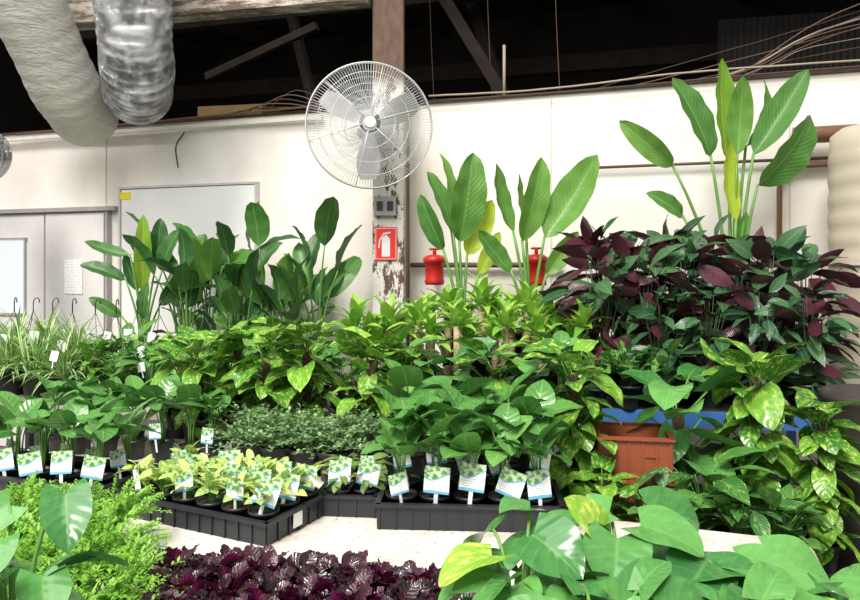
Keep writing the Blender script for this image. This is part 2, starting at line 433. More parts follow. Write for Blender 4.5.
for mat in (L_TIN,L_AGL,L_LIM,L_PHI):
    e=newvar('han'); pot(e,.085,.11,POTM)
    w=M()
    for k in range(3):
        a=k*2.094; w.tube([pol(.085,a,.10),pol(.05,a,.3),pol(.004,a,.40)],.002,n=4)
    w.tube([(0,0,.40),(0,0,.46),(.008,0,.48),(.022,0,.485),(.032,0,.472),(.031,0,.455)],.0035,n=5)
    w.obj('hanger',HOOK,e); f=M()
    for j in range(110):
        a=R.uniform(0,6.28);ro=R.uniform(.01,.16);b=pol(ro*.8,a,.10+R.uniform(0,.16)*(1.2-ro*5)); L=R.uniform(.05,.09)
        el=R.uniform(-.6,.9)
        leaf(f,b,b+V((math.cos(a)*math.cos(el),math.sin(a)*math.cos(el),math.sin(el)))*L,L*.45,Z,pell,.15,.2,ns=4,nw=2)
    f.obj('foliage',mat,e)
def bigheart(x,y,z,leaves,label,ph=.15,nf=10,hmax=.27,hmin=.19,sp=.13,ll=.105):
    e=empty('potted_heartleaf_philodendron',(x,y,z),0,label,'plant','large heart-leaf philodendrons')
    pot(e,.085,ph); f=M();g=M();st=M()
    for (bx,by,bz,tx,ty,tz,w,yl) in leaves:
        b=V((bx,by,bz));t=V((tx,ty,tz))
        st.tube(bez((bx*.08,by*.08,ph*.85),(bx*.35,by*.35,bz*.95),b,8),.0045,.003,n=6)
        leaf(g if yl else f,b,t,w,V((0,-.35,1)),phea,.16,.24,.2,ns=14,nw=8,wave=.028,wf=9,twist=R.uniform(-.4,.4))
    for i in range(nf):
        a=i*2.4+R.uniform(-.4,.4); ro=R.uniform(.03,sp); b=pol(ro,a,R.uniform(hmin,hmax)); el=R.uniform(-.6,.35); L=ll*R.uniform(.8,1.15)
        d=V((math.cos(a)*math.cos(el),math.sin(a)*math.cos(el),math.sin(el)))
        st.tube(bez(pol(.01,a,ph*.85),pol(ro*.2,a,b.z*.9),b,5),.004,.003,n=5)
        leaf(f,b,b+d*L,L*.8,Z+pol(.3,a,0),phea,.2,.26,.2,ns=12,nw=6,wave=.03,wf=9,twist=R.uniform(-.6,.6))
    f.obj('foliage',L_BIG,e)
    if g.v: g.obj('foliage',L_BIGY,e,label='lime-marbled leaves')
    st.obj('stem',STEM,e)
# ---------------------------------------------------------------- room
AW=-math.atan(1/3)
def wallp(x,off=0,z=0):
    return V((x,5.12-x/3,z))+V((-.316,-.949,0))*off
m=N('wall_paint'); P=m.gen(); nz=m.noise(P,2.2,6,.6); n2=m.noise(P,9,5,.6)
c=m.mix(m.ss(nz,.35,.7),(.82,.755,.68),(.88,.84,.785)); c=m.mix(m.math('MULTIPLY',m.ss(n2,.58,.76),.25),c,(.55,.47,.38))
WALL=m.done(m.bsdf(c,.7,0,n2,.08))
m=N('concrete'); P=m.gen(); nz=m.noise(P,3,6,.65)
CONC=m.done(m.bsdf(m.mix(nz,(.05,.045,.04),(.12,.11,.10)),.8,0,nz,.3))
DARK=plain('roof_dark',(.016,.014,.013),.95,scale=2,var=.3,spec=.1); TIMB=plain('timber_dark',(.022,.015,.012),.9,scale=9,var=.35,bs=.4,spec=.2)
TIMR=plain('timber_edge_brown',(.075,.045,.03),.85,scale=9,var=.35,bs=.4,spec=.2)
m=N('timber_weathered'); mp=m.n('ShaderNodeMapping'); mp.inputs['Scale'].default_value=(.35,1,1.6); m.t.links.new(m.gen(),mp.inputs[0]); nz=m.noise(mp.outputs[0],9,6,.75)
TIMW=m.done(m.bsdf(m.mix(m.ss(nz,.42,.60),(.12,.08,.06),(.52,.47,.40)),.85,0,nz,.5))
mm=M(); mm.box((-0,0,0),(26,24,.1)); o=mm.obj('floor',CONC,smooth=False); o.location=(0,3,-.05); struct(o)
mm=M(); mm.box((0,0,0),(13,.12,2.75)); o=mm.obj('wall_back',WALL,smooth=False); p=wallp(0,-.06,1.375); o.location=p;o.rotation_euler=(0,0,AW); struct(o,'white painted partition wall')
def lbox(name,mat,x,off,z,d,yaw=AW,k='structure'):
    mm=M(); mm.box((0,0,0),d); o=mm.obj(name,mat,smooth=False); o.location=wallp(x,off,z);o.rotation_euler=(0,0,yaw)
    if k:o['kind']=k
    return o
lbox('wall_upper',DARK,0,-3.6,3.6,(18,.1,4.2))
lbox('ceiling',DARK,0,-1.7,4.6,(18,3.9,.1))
lbox('wall_left',DARK,-5.2,-1.8,3.6,(.1,3.6,2.2))
lbox('wall_right',DARK,5.2,-1.8,3.6,(.1,3.6,2.2))
lbox('trim_1',TIMR,0,-.03,2.76,(12,.10,.02))
lbox('trim_2',plain('pipe_white',(.75,.71,.65),.5),-2.4,.05,2.70,(3.4,.03,.03))
def beam(a,b,w,h,mat,name,label,cat='beam',group=None):
    a=V(a);b=V(b);d=b-a;mm=M();mm.box((0,0,0),(d.length,w,h))
    o=mm.obj(name,mat,smooth=False);o.location=(a+b)/2;o.rotation_euler=d.to_track_quat('X','Z').to_euler(); top(o,label,cat,group);return o
beam((-3.4,5.35,3.40),(-.42,4.86,3.46),.16,.17,TIMW,'timber_beam','weathered pale timber beam above the ducts')
beam((-3.9,7.2,3.9),(4,4.9,3.9),.12,.2,TIMB,'roof_purlin','dark timber roof purlin',group='dark roof timbers')
beam((-3.9,8.5,3.55),(4,6.2,3.55),.12,.16,TIMB,'roof_purlin','dark timber roof purlin',group='dark roof timbers')
beam((-1.9,6.1,3.2),(-.9,5.7,3.5),.05,.06,TIMB,'roof_strut','dark diagonal timber strut',group='diagonal roof struts')
beam((-1.25,6.4,3.9),(-.95,6.2,2.75),.06,.08,TIMB,'roof_strut','dark diagonal timber strut',group='diagonal roof struts')
beam((-.02,5.6,3.9),(.58,5.45,2.85),.06,.09,TIMB,'roof_strut','dark diagonal timber strut',group='diagonal roof struts')
beam((.30,6.5,4.2),(.75,6.2,2.75),.06,.10,TIMB,'roof_strut','dark diagonal timber strut',group='diagonal roof struts')
for i in range(9):
    x=-4+i*1.05
    beam((x,5.3-x/3,4.05),(x+1.1,8.6-x/3,4.5),.07,.14,TIMB,'roof_rafter','dark timber rafter under the roof',group='rafters')
SHEET=plain('corrugated_grey',(.05,.045,.04),.7,scale=2,var=.4,spec=.2)
mm=M()
for i in range(60):
    x0=i*.05; mm.add([(x0,0,0),(x0+.025,.02,0),(x0+.025,.02,.9),(x0,0,.9)],[(0,1,2,3)]); mm.add([(x0+.025,.02,0),(x0+.05,0,0),(x0+.05,0,.9),(x0+.025,.02,.9)],[(0,1,2,3)])
o=mm.obj('corrugated_panel',SHEET,smooth=False); o.location=wallp(1.9,-1.9,2.85);o.rotation_euler=(0,.03,AW); top(o,'grey corrugated sheeting in the roof space','sheeting')
CAB=plain('cable_dark',(.05,.03,.022),.6); CABW=plain('cable_pale',(.36,.29,.22),.6); CABB=plain('cable_brown',(.14,.075,.04),.6)
def spl(pts,n):
    pts=[V(p) for p in pts]; P=[pts[0]*2-pts[1]]+pts+[pts[-1]*2-pts[-2]]; out=[]
    for i in range(1,len(P)-2):
        for k in range(n):
            t=k/n; a,b,c,d=P[i-1],P[i],P[i+1],P[i+2]
            out.append(.5*((2*b)+(c-a)*t+(2*a-5*b+4*c-d)*t*t+(-a+3*b-3*c+d)*t**3))
    out.append(pts[-1]); return out
def cable(pts,r,mat,label='loose cable sagging along the wall top',jit=.002):
    out=[p+V((0,0,R.uniform(-jit,jit))) for p in spl(pts,6)]
    mm=M(); mm.tube(out,r,n=6); o=mm.obj('electrical_cable',mat); top(o,label,'cable','cables over the wall')
cable([wallp(.0,.03,2.80),wallp(.8,.03,2.785),wallp(1.7,.03,2.82),wallp(3,.03,2.80)],.007,CABW)
cable([wallp(.0,.05,2.76),wallp(.9,.05,2.75),wallp(2,.05,2.77),wallp(3,.05,2.77)],.006,CAB)
for i in range(9):
    a=R.uniform(1.0,1.9); e1=2.86+R.uniform(0,.55); jz=R.uniform(-.02,.10)
    cable([wallp(a,-.10-.03*i,2.79),wallp(a+.35,-.16-.03*i,2.82+jz),wallp(2.4,-.2-.03*i,2.86+.5*(e1-2.86)+jz*.5),wallp(3.1,-.25-.03*i,e1)],R.choice((.003,.004,.006)),(CABB,CAB,CABW,CABB)[i%4])
for i in range(5):
    cable([wallp(-1.75+.07*i,-.08-.04*i,2.80),wallp(-1.35+.05*i,-.1-.04*i,2.84+.04*i),wallp(-.8,-.12-.04*i,2.80)],.005,(CAB,CABB)[i%2])
cable([wallp(-3.6,.06,2.74),wallp(-2.2,.06,2.76),wallp(-.6,.06,2.79)],.009,CABB)
cable([wallp(-1.95,.04,2.66),wallp(-2.02,.05,2.55),wallp(-2.0,.05,2.38)],.006,CAB,'short cable hanging down the wall')
for x in (-.2,.25,.75):
    cable([wallp(x,-.6,4.0),wallp(x+.02,-.6,3.4),wallp(x+.05,-.6,2.75)],.003,CABB,'thin wire hanging in the roof space')
mm=M(); mm.tube([(0,0,0),(0,0,.42)],.011,n=8); o=mm.obj('vertical_conduit',CABW); o.location=wallp(.47,-.2,2.76); top(o,'pale conduit rising into roof space','conduit')
beam((-1.95,6.3,2.85),(-1.35,6.1,2.83),.3,.22,plain('box_ochre',(.16,.10,.03),.7),'storage_box','ochre storage box sitting in the roof space','box')
for i,x in enumerate((-2.72,.82,2.2)):
    lbox('trim_%d'%(3+i),plain('joint_%d'%i,(.66,.60,.53),.7),x,.003,1.37,(.010,.008,2.7))
DOORM=plain('door_grey_paint',(.76,.72,.70),.6,var=.05); FRAM=plain('door_frame_grey',(.38,.36,.35),.5)
e=empty('door_1',wallp(-3.245,0,0),AW,'pale grey hinged door with window and notice'); e['kind']='structure'
for (x,w) in ((-.43,.72),(.26,.62)):
    mm=M(); mm.box((x,-.03,1.02),(w,.04,2.03)); o=mm.obj('door_leaf',DOORM,e,False)
mm=M(); mm.box((-.05,-.03,2.07),(1.5,.09,.035)); mm.box((.60,-.03,1.03),(.025,.05,2.07)); mm.box((-.78,-.03,1.03),(.05,.09,2.07)); mm.obj('door_frame',FRAM,e,False)
mm=M(); mm.box((-.50,-.052,1.5),(.44,.012,.64)); m=N('window_bright'); em=m.n('ShaderNodeEmission'); em.inputs[0].default_value=(.95,.98,1,1); em.inputs[1].default_value=1.0
GL=m.n('ShaderNodeMixShader'); gb=m.bsdf((.8,.88,.92),.1); m.t.links.new(gb,GL.inputs[1]);m.t.links.new(em.outputs[0],GL.inputs[2]); GL.inputs[0].default_value=.6
mm.obj('window_pane',m.done(GL.outputs[0]),e,False)
mm=M()
for (c,d) in (((-.50,-.056,1.83),(.5,.02,.018)),((-.50,-.056,1.17),(.5,.02,.018)),((-.27,-.056,1.5),(.018,.02,.68)),((-.735,-.056,1.5),(.018,.02,.68))): mm.box(c,d)
mm.obj('window_frame',FRAM,e,False)
mm=M(); mm.box((.20,-.08,.98),(.12,.03,.03)); mm.obj('door_handle',plain('chrome',(.6,.6,.6),.25,1),e,False)
m=N('notice_print'); uv=m.obj(); sp=m.n('ShaderNodeSeparateXYZ'); m.t.links.new(uv,sp.inputs[0])
ln=m.ss(m.math('SINE',m.math('MULTIPLY',sp.outputs[2],260)),.2,.5); nn=m.noise(uv,60,2)
PAP=m.done(m.bsdf(m.mix(m.math('MULTIPLY',m.math('MULTIPLY',ln,m.ss(nn,.45,.6)),.4),(.96,.96,.94),(.2,.2,.22)),.6))
o=lbox('paper_notice',PAP,-3.0,.056,1.50,(.19,.003,.29),k=None); top(o,'white printed paper notice taped on the door','notice')
WP=plain('panel_white',(.90,.89,.86),.35,var=.03)
e=empty('door_2',wallp(-1.94,0,0),AW,'white flush cold-room door with slim metal frame'); e['kind']='structure'
mm=M(); mm.box((0,-.02,1.12),(1.26,.04,2.2)); mm.obj('door_leaf',WP,e,False)
mm=M()
for (c,d) in (((0,-.025,2.235),(1.31,.05,.018)),((-.645,-.025,1.12),(.018,.05,2.24)),((.645,-.025,1.12),(.018,.05,2.24))): mm.box(c,d)
mm.obj('door_frame',plain('alu',(.66,.65,.64),.4,.3),e,False)
o=lbox('warning_sticker',plain('sticker_yellow',(.85,.75,.02),.4,var=.02),-2.50,.045,2.17,(.11,.003,.06),k=None); top(o,'small yellow sticker on the white door','sticker')
m=N('post_peeling'); P=m.gen(); sp=m.n('ShaderNodeSeparateXYZ'); m.t.links.new(P,sp.inputs[0])
mp=m.n('ShaderNodeMapping'); mp.inputs['Scale'].default_value=(1,1,.4); m.t.links.new(P,mp.inputs[0])
nz=m.noise(mp.outputs[0],14,8,.75)
wood=m.mix(m.noise(mp.outputs[0],30,4),(.05,.028,.018),(.18,.11,.075))
paint=m.mix(m.noise(P,8),(.58,.52,.46),(.84,.81,.77))
low=m.math('SUBTRACT',1,m.ss(sp.outputs[2],2.78,2.9))
peel=m.math('MULTIPLY',m.ss(nz,.445,.49),low)
POST=m.done(m.bsdf(m.mix(peel,wood,paint),.8,0,nz,.5))
mm=M(); mm.box((0,0,2.3),(.215,.18,4.6)); o=mm.obj('timber_post',POST,smooth=False); o.location=(-.285,4.98,0); top(o,'square timber post with peeling white paint','post')
bv=o.modifiers.new('b','BEVEL');bv.width=.01;bv.segments=2
GREY=plain('grey_plastic',(.36,.34,.33),.5);WHT=plain('white_plastic',(.8,.8,.78),.4); BRN=plain('pipe_brown',(.12,.07,.05),.5)
e=empty('switch_box',(-.305,4.89,2.0),0,'weathered grey electrical switch box on the post','switch')
mm=M(); mm.box((0,-.022,0),(.15,.045,.13)); mm.obj('housing',GREY,e,False)
for x in (-.035,.035):
    mm=M(); mm.box((x,-.05,0),(.04,.012,.06)); mm.obj('switch_rocker',POTM,e,False)
mm=M(); mm.tube([(.12,0,0),(.12,0,1.2),(.12,0,1.9)],.012,n=8); o=mm.obj('wall_pipe',BRN); o.location=(-.27-.0,4.88,.9); top(o,'brown conduit running down the post','pipe','pipes on the wall')
REDS=plain('sign_red',(.75,.03,.02),.35,var=.03)
e=empty('fire_extinguisher_sign',(-.30,4.885,1.745),0,'red sign with white fire extinguisher pictogram','sign')
mm=M(); mm.box((0,-.004,0),(.15,.005,.225)); mm.obj('sign_plate',REDS,e,False)
mm=M()
mm.add([(-.07,-.0072,-.105),(.07,-.0072,-.105),(.07,-.0072,-.102),(-.07,-.0072,-.102)],[(0,1,2,3)])
mm.add([(-.07,-.0072,.102),(.07,-.0072,.102),(.07,-.0072,.105),(-.07,-.0072,.105)],[(0,1,2,3)])
mm.add([(-.07,-.0072,-.102),(-.067,-.0072,-.102),(-.067,-.0072,.102),(-.07,-.0072,.102)],[(0,1,2,3)])
mm.add([(.067,-.0072,-.102),(.07,-.0072,-.102),(.07,-.0072,.102),(.067,-.0072,.102)],[(0,1,2,3)])
body=[(-.028,-.088),(.028,-.088),(.028,.03),(.018,.048),(-.018,.048),(-.028,.03)]
mm.add([(x,-.0075,z) for x,z in body],[(0,1,2,3,4,5)])
mm.add([(x,-.0075,z) for x,z in ((-.008,.048),(.008,.048),(.008,.06),(-.008,.06))],[(0,1,2,3)])
mm.add([(x,-.0075,z) for x,z in ((-.02,.062),(.032,.072),(.032,.082),(-.02,.072))],[(0,1,2,3)])
mm.add([(x,-.0075,z) for x,z in ((-.02,.065),(-.047,.025),(-.052,-.03),(-.044,-.03),(-.039,.022),(-.014,.057))],[(0,1,2,3,4,5)])
mm.obj('pictogram',WHT,e,False)
def pipe(pts,r,mat,label):
    mm=M(); mm.tube(pts,r,n=10); o=mm.obj('wall_pipe',mat); top(o,label,'pipe','pipes on the wall')
pipe([wallp(1.0,.04,2.24),wallp(2.45,.04,2.24)],.010,BRN,'thin brown pipe running along the wall')
COP=plain('copper_brown',(.26,.13,.08),.4,.3)
pts=[wallp(2.42,.05,2.20)]+[wallp(2.27-.13*math.sin(a),.05,2.07+.13*math.cos(a)) for a in [0,.3,.6,.9,1.2,1.57]]+[wallp(2.14,.05,1.4)]
pipe(pts,.016,COP,'copper pipe bending down the wall')
pipe([wallp(-.12,.05,1.6),wallp(.9,.05,1.6)],.018,BRN,'dark brown pipe running low along the wall')
pipe([wallp(1.0,.06,1.45),wallp(2.3,.06,1.45)],.018,BRN,'dark brown pipe running low along the wall')
mm=M();mm.tube([(0,0,0),(.05,0,0),(.34,0,0)],.05,n=16); o=mm.obj('bronze_pipe_end',COP); o.location=wallp(2.20,.12,2.37);o.rotation_euler=(0,0,AW); top(o,'thick copper-coloured pipe section near the tank','pipe')
REDV=plain('valve_red',(.60,.02,.015),.4)
for x in (.03,.67):
    e=empty('fire_valve',(x,4.74-x/3,1.47),0,'red fire valve with cap on the wall pipe','valve','red fire valves')
    mm=M(); mm.lathe([(.001,0),(.06,0),(.066,.02),(.06,.04),(.06,.14),(.075,.15),(.075,.175),(.05,.195),(.001,.2)],16); mm.obj('valve_body',REDV,e)
    mm=M(); mm.tube([(0,0,.195),(0,0,.23)],.012,n=8); mm.ring((0,0,.235),.03,.007,'z',16,5); mm.obj('hand_wheel',REDV,e)
    mm=M(); mm.tube([(0,.0,.08),(0,.32,.08)],.025,n=8); mm.obj('pipe_stub',BRN,e)
CREAM=plain('tank_cream',(.56,.49,.37),.55,var=.12,scale=5)
e=empty('water_tank',(2.46,3.9,0),0,'tall beige ribbed cylindrical water tank beside the wall','tank')
mm=M(); pr=[(.001,.0),(.25,.0),(.26,.03)]
for i in range(80): pr.append((.258+.004*math.sin(i*1.57),.05+i*2.18/79))
pr+=[(.25,2.31),(.2,2.35),(.001,2.37)]
mm.lathe(pr,36); mm.obj('tank_body',CREAM,e)
mm=M(); mm.ring((0,0,.6),.264,.008,'z',36,5); mm.ring((0,0,1.6),.264,.008,'z',36,5); mm.obj('band',FRAM,e)
mm=M(); mm.tube([(0,0,2.35),(0,0,2.42),(-.05,.02,2.45)],.015,n=8); mm.obj('outlet_pipe',COP,e)
BAR=plain('barrel_brown',(.05,.042,.036),.5,var=.2)
mm=M(); pr=[(.001,0),(.19,0)]
for i in range(30): pr.append((.205+.006*math.sin(i*1.6),.02+i*1.04/29))
pr+=[(.215,1.07),(.215,1.10),(.19,1.10),(.185,1.0),(.001,1.0)]
mm.lathe(pr,32); o=mm.obj('plastic_barrel',BAR); o.location=(1.76,2.80,0); top(o,'dark ribbed plastic barrel beside the pothos','barrel')
m=N('duct_white_fabric'); ob=m.obj(); nz=m.noise(ob,9,6,.7); mp=m.n('ShaderNodeMapping'); mp.inputs['Scale'].default_value=(1,1,4); m.t.links.new(ob,mp.inputs[0]); n3=m.noise(mp.outputs[0],7,6,.7)
DW=m.done(m.bsdf(m.mix(nz,(.74,.67,.58),(.97,.94,.89)),.5,0,n3,1.0,.5,.07))
m=N('duct_foil'); ob=m.obj(); mp=m.n('ShaderNodeMapping'); mp.inputs['Scale'].default_value=(1,1,2.5); m.t.links.new(ob,mp.inputs[0]); nz=m.noise(mp.outputs[0],13,6,.75); n3=m.noise(ob,8,4,.6)
DF=m.done(m.bsdf(m.mix(m.ss(n3,.38,.62),(.28,.28,.29),(.80,.80,.81)),.18,1.0,nz,1.0,.5,.06))
def duct(pts,r,mat,label,amp,fr,seg=40):
    c=spl(pts,seg); mm=M()
    mm.tube(c,r,n=40,rf=lambda t: r*(1+amp*abs(math.sin(t*fr+.5*math.sin(t*9)))+.02*math.sin(t*23)),cap=False)
    o=mm.obj('flexible_duct',mat); top(o,label,'duct','flexible air ducts')
duct([(-2.85,4.35,4.2),(-2.72,4.55,3.6),(-2.66,4.85,3.22),(-2.63,5.15,2.90),(-2.64,5.40,2.77),(-2.66,5.57,2.75)],.235,DW,'wrinkled white insulated flexible duct',.02,60)
duct([(-1.87,4.55,4.2),(-1.90,4.6,3.6),(-1.94,4.7,3.2),(-2.0,4.9,2.97),(-2.10,5.15,2.88),(-2.18,5.35,2.88)],.23,DF,'silver foil flexible duct curving down',.05,75,40)
duct([(-3.7,4.4,2.9),(-3.5,4.9,2.55),(-3.47,5.3,2.45),(-3.45,5.6,2.45)],.2,DF,'silver foil flexible duct near the door',.05,50,30)
STEEL=plain('fan_steel',(.68,.68,.68),.35,.3,var=.05); BLD=plain('fan_blade_grey',(.48,.47,.46),.4,.5)
e=empty('wall_fan',(-.39,4.62,2.50),0,'large round industrial wall fan with wire guard on the post','fan')
e.rotation_euler=(0,0,.12)
def guard(sgn,name):
    mm=M(); Rr=.405
    def yy(r): return sgn*(.10*math.sqrt(max(0,1-(r/Rr)**2))+.01) 
    for r in (.07,.16,.25,.33,.405): mm.ring((0,yy(r),0),r,.0018 if r<.4 else .005,'y',72,4)
    nw=130
    for k in range(nw):
        a=2*pi*k/nw; pts=[(r*math.cos(a+(.0)),yy(r),r*math.sin(a)) for r in (.07,.16,.24,.31,.37,.395,.405)]
        mm.tube(pts,.0014,n=3,cap=False)
    mm.obj(name,STEEL,e)
guard(-1,'front_guard');guard(1,'rear_guard')
mm=M()
for k in range(6):
    a=2*pi*k/6+.3; pts=[(r*math.cos(a),-(.10*math.sqrt(max(0,1-(r/.405)**2))+.013),r*math.sin(a)) for r in (.05,.16,.24,.31,.37,.4)]
    mm.tube(pts,.003,n=4)
mm.obj('guard_brace',STEEL,e)
for k in range(3):
    mm=M(); a=2*pi*k/3+.5; d=V((math.cos(a),0,math.sin(a)))
    leaf(mm,d*.04,d*.35,.17,V((0,-1,0)),lambda t: .35+.65*min(1,t*2)*(1-.5*max(0,t-.8)*5),.02,.0,ns=8,nw=4,twist=.5,r=.5)
    o=mm.obj('fan_blade',BLD,e)
mm=M(); mm.tube([(0,-.10,0),(0,-.125,0)],.040,.035,n=24); mm.tube([(0,-.05,0),(0,.03,0)],.045,n=20); mm.obj('hub',WHT,e,False)
mm=M(); mm.tube([(0,.03,0),(0,.05,0),(0,.19,0)],.075,n=20); mm.obj('motor',GREY,e)
mm=M(); mm.box((.06,.2,-.02),(.09,.10,.05)); mm.box((.08,.245,-.02),(.16,.015,.22)); mm.obj('mounting_bracket',FRAM,e,False)
# ---------------------------------------------------------------- benches
m=N('table_white_plastic'); nz=m.noise(m.obj(),6,5,.7); n2=m.noise(m.obj(),40,4,.6)
c=m.mix(m.ss(nz,.35,.75),(.76,.71,.65),(.50,.43,.36)); c=m.mix(m.math('MULTIPLY',m.ss(n2,.56,.7),.6),c,(.22,.15,.10))
TOPW=m.done(m.bsdf(c,.45,0,n2,.05))
WOODT=plain('bench_wood',(.46,.41,.35),.8,scale=7,var=.3,bs=.3); BLUE=plain('bench_blue_steel',(.06,.19,.48),.4); DKM=plain('bench_dark',(.03,.027,.024),.7)
GALV=plain('leg_galvanised',(.20,.20,.20),.45,.6)
def table(name,cx,cy,w,d,z,yaw,tm,lm,label,th=.045,rad=.07,edge=None,cat='table'):
    e=empty(name,(cx,cy,0),yaw,label,cat)
    pts=[]
    for (sx,sy,a0) in ((1,1,0),(-1,1,pi/2),(-1,-1,pi),(1,-1,1.5*pi)):
        for k in range(6):
            a=a0+pi/2*k/5; pts.append((sx*(w/2-rad)+rad*math.cos(a),sy*(d/2-rad)+rad*math.sin(a)))
    n=len(pts);mm=M();vs=[(x,y,z-th) for x,y in pts]+[(x,y,z-.006) for x,y in pts]+[(x*(1-.006/w*2),y*(1-.006/d*2),z) for x,y in pts]
    fs=[tuple(reversed(range(n))),tuple(range(2*n,3*n))]+[(k,(k+1)%n,n+(k+1)%n,n+k) for k in range(n)]+[(n+k,n+(k+1)%n,2*n+(k+1)%n,2*n+k) for k in range(n)]
    mm.add(vs,fs); mm.obj('tabletop',tm,e,False)
    for sx in(-1,1):
        for sy in (-1,1):
            mm=M(); mm.box((sx*(w/2-.12),sy*(d/2-.08),(z-th)/2),(.04,.04,z-th)); mm.obj('leg',lm,e,False)
    if edge:
        mm=M(); mm.box((0,-d/2-.008,z-.035),(w,.014,.07)); mm.box((0,d/2+.008,z-.035),(w,.014,.07)); mm.obj('edge_rail',edge,e,False)
    return e
table('trestle_table',-.379,2.304,3.0,.8,.75,AW,TOPW,GALV,'white plastic trestle table with rounded corners, dirt marks')
table('trestle_table',-.638,1.526,3.0,.8,.75,AW,TOPW,GALV,'white plastic trestle table carrying potted foliage')
table('trestle_table',-.646,3.163,2.4,.6,.75,AW,TOPW,GALV,'white plastic trestle table crowded with small pots')
table('plant_bench',-1.60,4.30,3.05,.83,.82,AW,WOODT,GALV,'pale timber plant bench',rad=.01,cat='bench')
table('plant_bench',-1.75,5.2,2.5,.68,.82,AW,WOODT,GALV,'pale timber plant bench close to the wall',rad=.01,cat='bench')
table('plant_bench',.99,3.78,2.25,1.1,.95,-.16,DKM,BLUE,'dark plant bench with blue steel edge',rad=.01,edge=BLUE,cat='bench')
table('low_bench',.98,2.70,.98,.55,.5,-.16,DKM,GALV,'low dark timber bench',rad=.01,cat='bench')
def rowL(y0,x): return y0-x/3
def rowR(y0,x): return y0-.16*x
TRAY=plain('tray_black_plastic',(.022,.024,.03),.4)
def tray(cx,cy,w,d,h,yaw,label,mat=TRAY,z=.75,name='nursery_tray',ribs=True,cat='tray'):
    mm=M();t=.006
    mm.box((0,0,.004),(w,d,.006))
    for sx in (-1,1): mm.box((sx*w/2,0,h/2),(t,d,h)); mm.box((sx*(w/2+.006),0,h-.006),(.018,d+.024,.010))
    for sy in (-1,1): mm.box((0,sy*d/2,h/2),(w,t,h)); mm.box((0,sy*(d/2+.006),h-.006),(w+.024,.018,.010))
    if ribs:
        n=int(w/.05)
        for i in range(n+1):
            for sy in(-1,1): mm.box((-w/2+i*w/n,sy*(d/2+.004),h*.45),(.006,.008,h*.85))
        n=int(d/.05)
        for i in range(n+1):
            for sx in(-1,1): mm.box((sx*(w/2+.004),-d/2+i*d/n,h*.45),(.008,.006,h*.85))
    o=mm.obj(name,mat,None,False);o.location=(cx,cy,z);o.rotation_euler=(0,0,yaw);top(o,label,cat,'nursery trays' if name=='nursery_tray' else 'stacked crates');return o
Y1=-.46
t1=tray(-.71,2.45,.64,.32,.075,Y1,'black nursery tray full of lime seedlings')
mm=M(); mm.box((0,0,0),(.002,.045,.045)); o=mm.obj('barcode_sticker',CARD,t1,False,label='white sticker'); o.location=(.3325,-.02,.04)
tray(-.265,2.58,.19,.32,.075,-.1,'small black nursery tray with tagged seedlings')
tray(.135,2.43,.58,.28,.085,-.06,'black crate holding tagged philodendrons')
tray(-1.42,2.74,.66,.30,.075,AW,'black nursery tray with tagged philodendrons')
CR=plain('crate_rust',(.30,.07,.028),.5)
for i in range(3): tray(.77,2.74,.25,.24,.155,-.16,'stacked rust orange plastic crate on the low bench',CR,.5+i*.158,'plastic_crate',cat='crate')
# ---------------------------------------------------------------- placement
for i,(x,s) in enumerate(((-1.80,1.08),(-1.58,1.12),(-1.36,1.10),(-1.14,1.14),(-.94,1.02),(-.76,1.12))):
    put('str',x,rowL(4.60+R.uniform(-.06,.06),x),.82,s,var=(1,2,3,4,0,1)[i])
put('str',-1.68,rowL(4.40,-1.62)+.04,.82,.92,var=3);put('str',-1.25,rowL(4.40,-1.25)+.02,.82,.90,var=0)
bigstr(-2.06,5.16,.82,[
 (.0,-.02,.60,.03,-.08,1.14,.14,.35,1),
 (-.10,.0,.86,-.40,-.06,.95,.11,.5,0),(-.12,-.03,.68,-.42,-.08,.78,.13,.6,0),
 (.08,.03,.80,.12,.0,1.12,.15,.5,0),(.14,-.02,.74,.28,-.06,1.03,.16,-.3,0),(-.06,.04,.60,-.14,.0,.86,.12,.7,0),
 (.14,-.06,.5,.34,-.1,.72,.13,.3,0),(-.14,-.05,.42,-.34,-.12,.55,.11,.3,0),(.04,-.08,.4,.1,-.16,.66,.12,-.3,0)],
 'bird of paradise with one bright yellow-green upright leaf',sr=.75,mat=L_STR)
bigstr(1.72,4.08,.95,[
 (-.13,-.02,1.27,-.36,-.05,1.70,.21,.35,0),
 (-.34,.0,1.22,-.66,-.06,1.46,.15,-.4,0),
 (-.01,.03,1.25,-.05,.02,1.83,.21,.5,1),
 (.02,-.02,1.28,.02,-.1,1.70,.16,-.4,0),
 (.10,.05,1.34,.22,.08,1.72,.14,.8,0),
 (.10,-.05,1.28,.38,-.1,1.74,.20,-.45,0),
 (.10,-.10,1.10,.36,-.16,1.47,.26,.55,0),
 (-.30,-.05,.93,-.52,-.1,1.05,.12,.2,0),
 (.0,-.05,.90,-.03,-.05,1.34,.14,.4,1),
 (.0,.0,.60,.06,-.05,.95,.10,-.4,0)],'very tall bird of paradise with upright paddle leaves')
bigstr(.20,4.40,.95,[
 (-.02,-.02,.80,.06,-.08,1.33,.25,.3,0),
 (.03,.02,.72,.18,-.02,1.05,.18,.1,1),
 (-.06,-.04,.85,-.22,-.06,1.22,.14,.6,0),
 (-.12,.0,.75,-.26,-.05,1.08,.14,-.4,0),
 (-.08,.04,.95,-.14,.02,1.34,.12,.9,0),
 (.1,-.05,.6,.22,-.1,.85,.12,-.2,1)],'bird of paradise with broad upright leaves near the post')
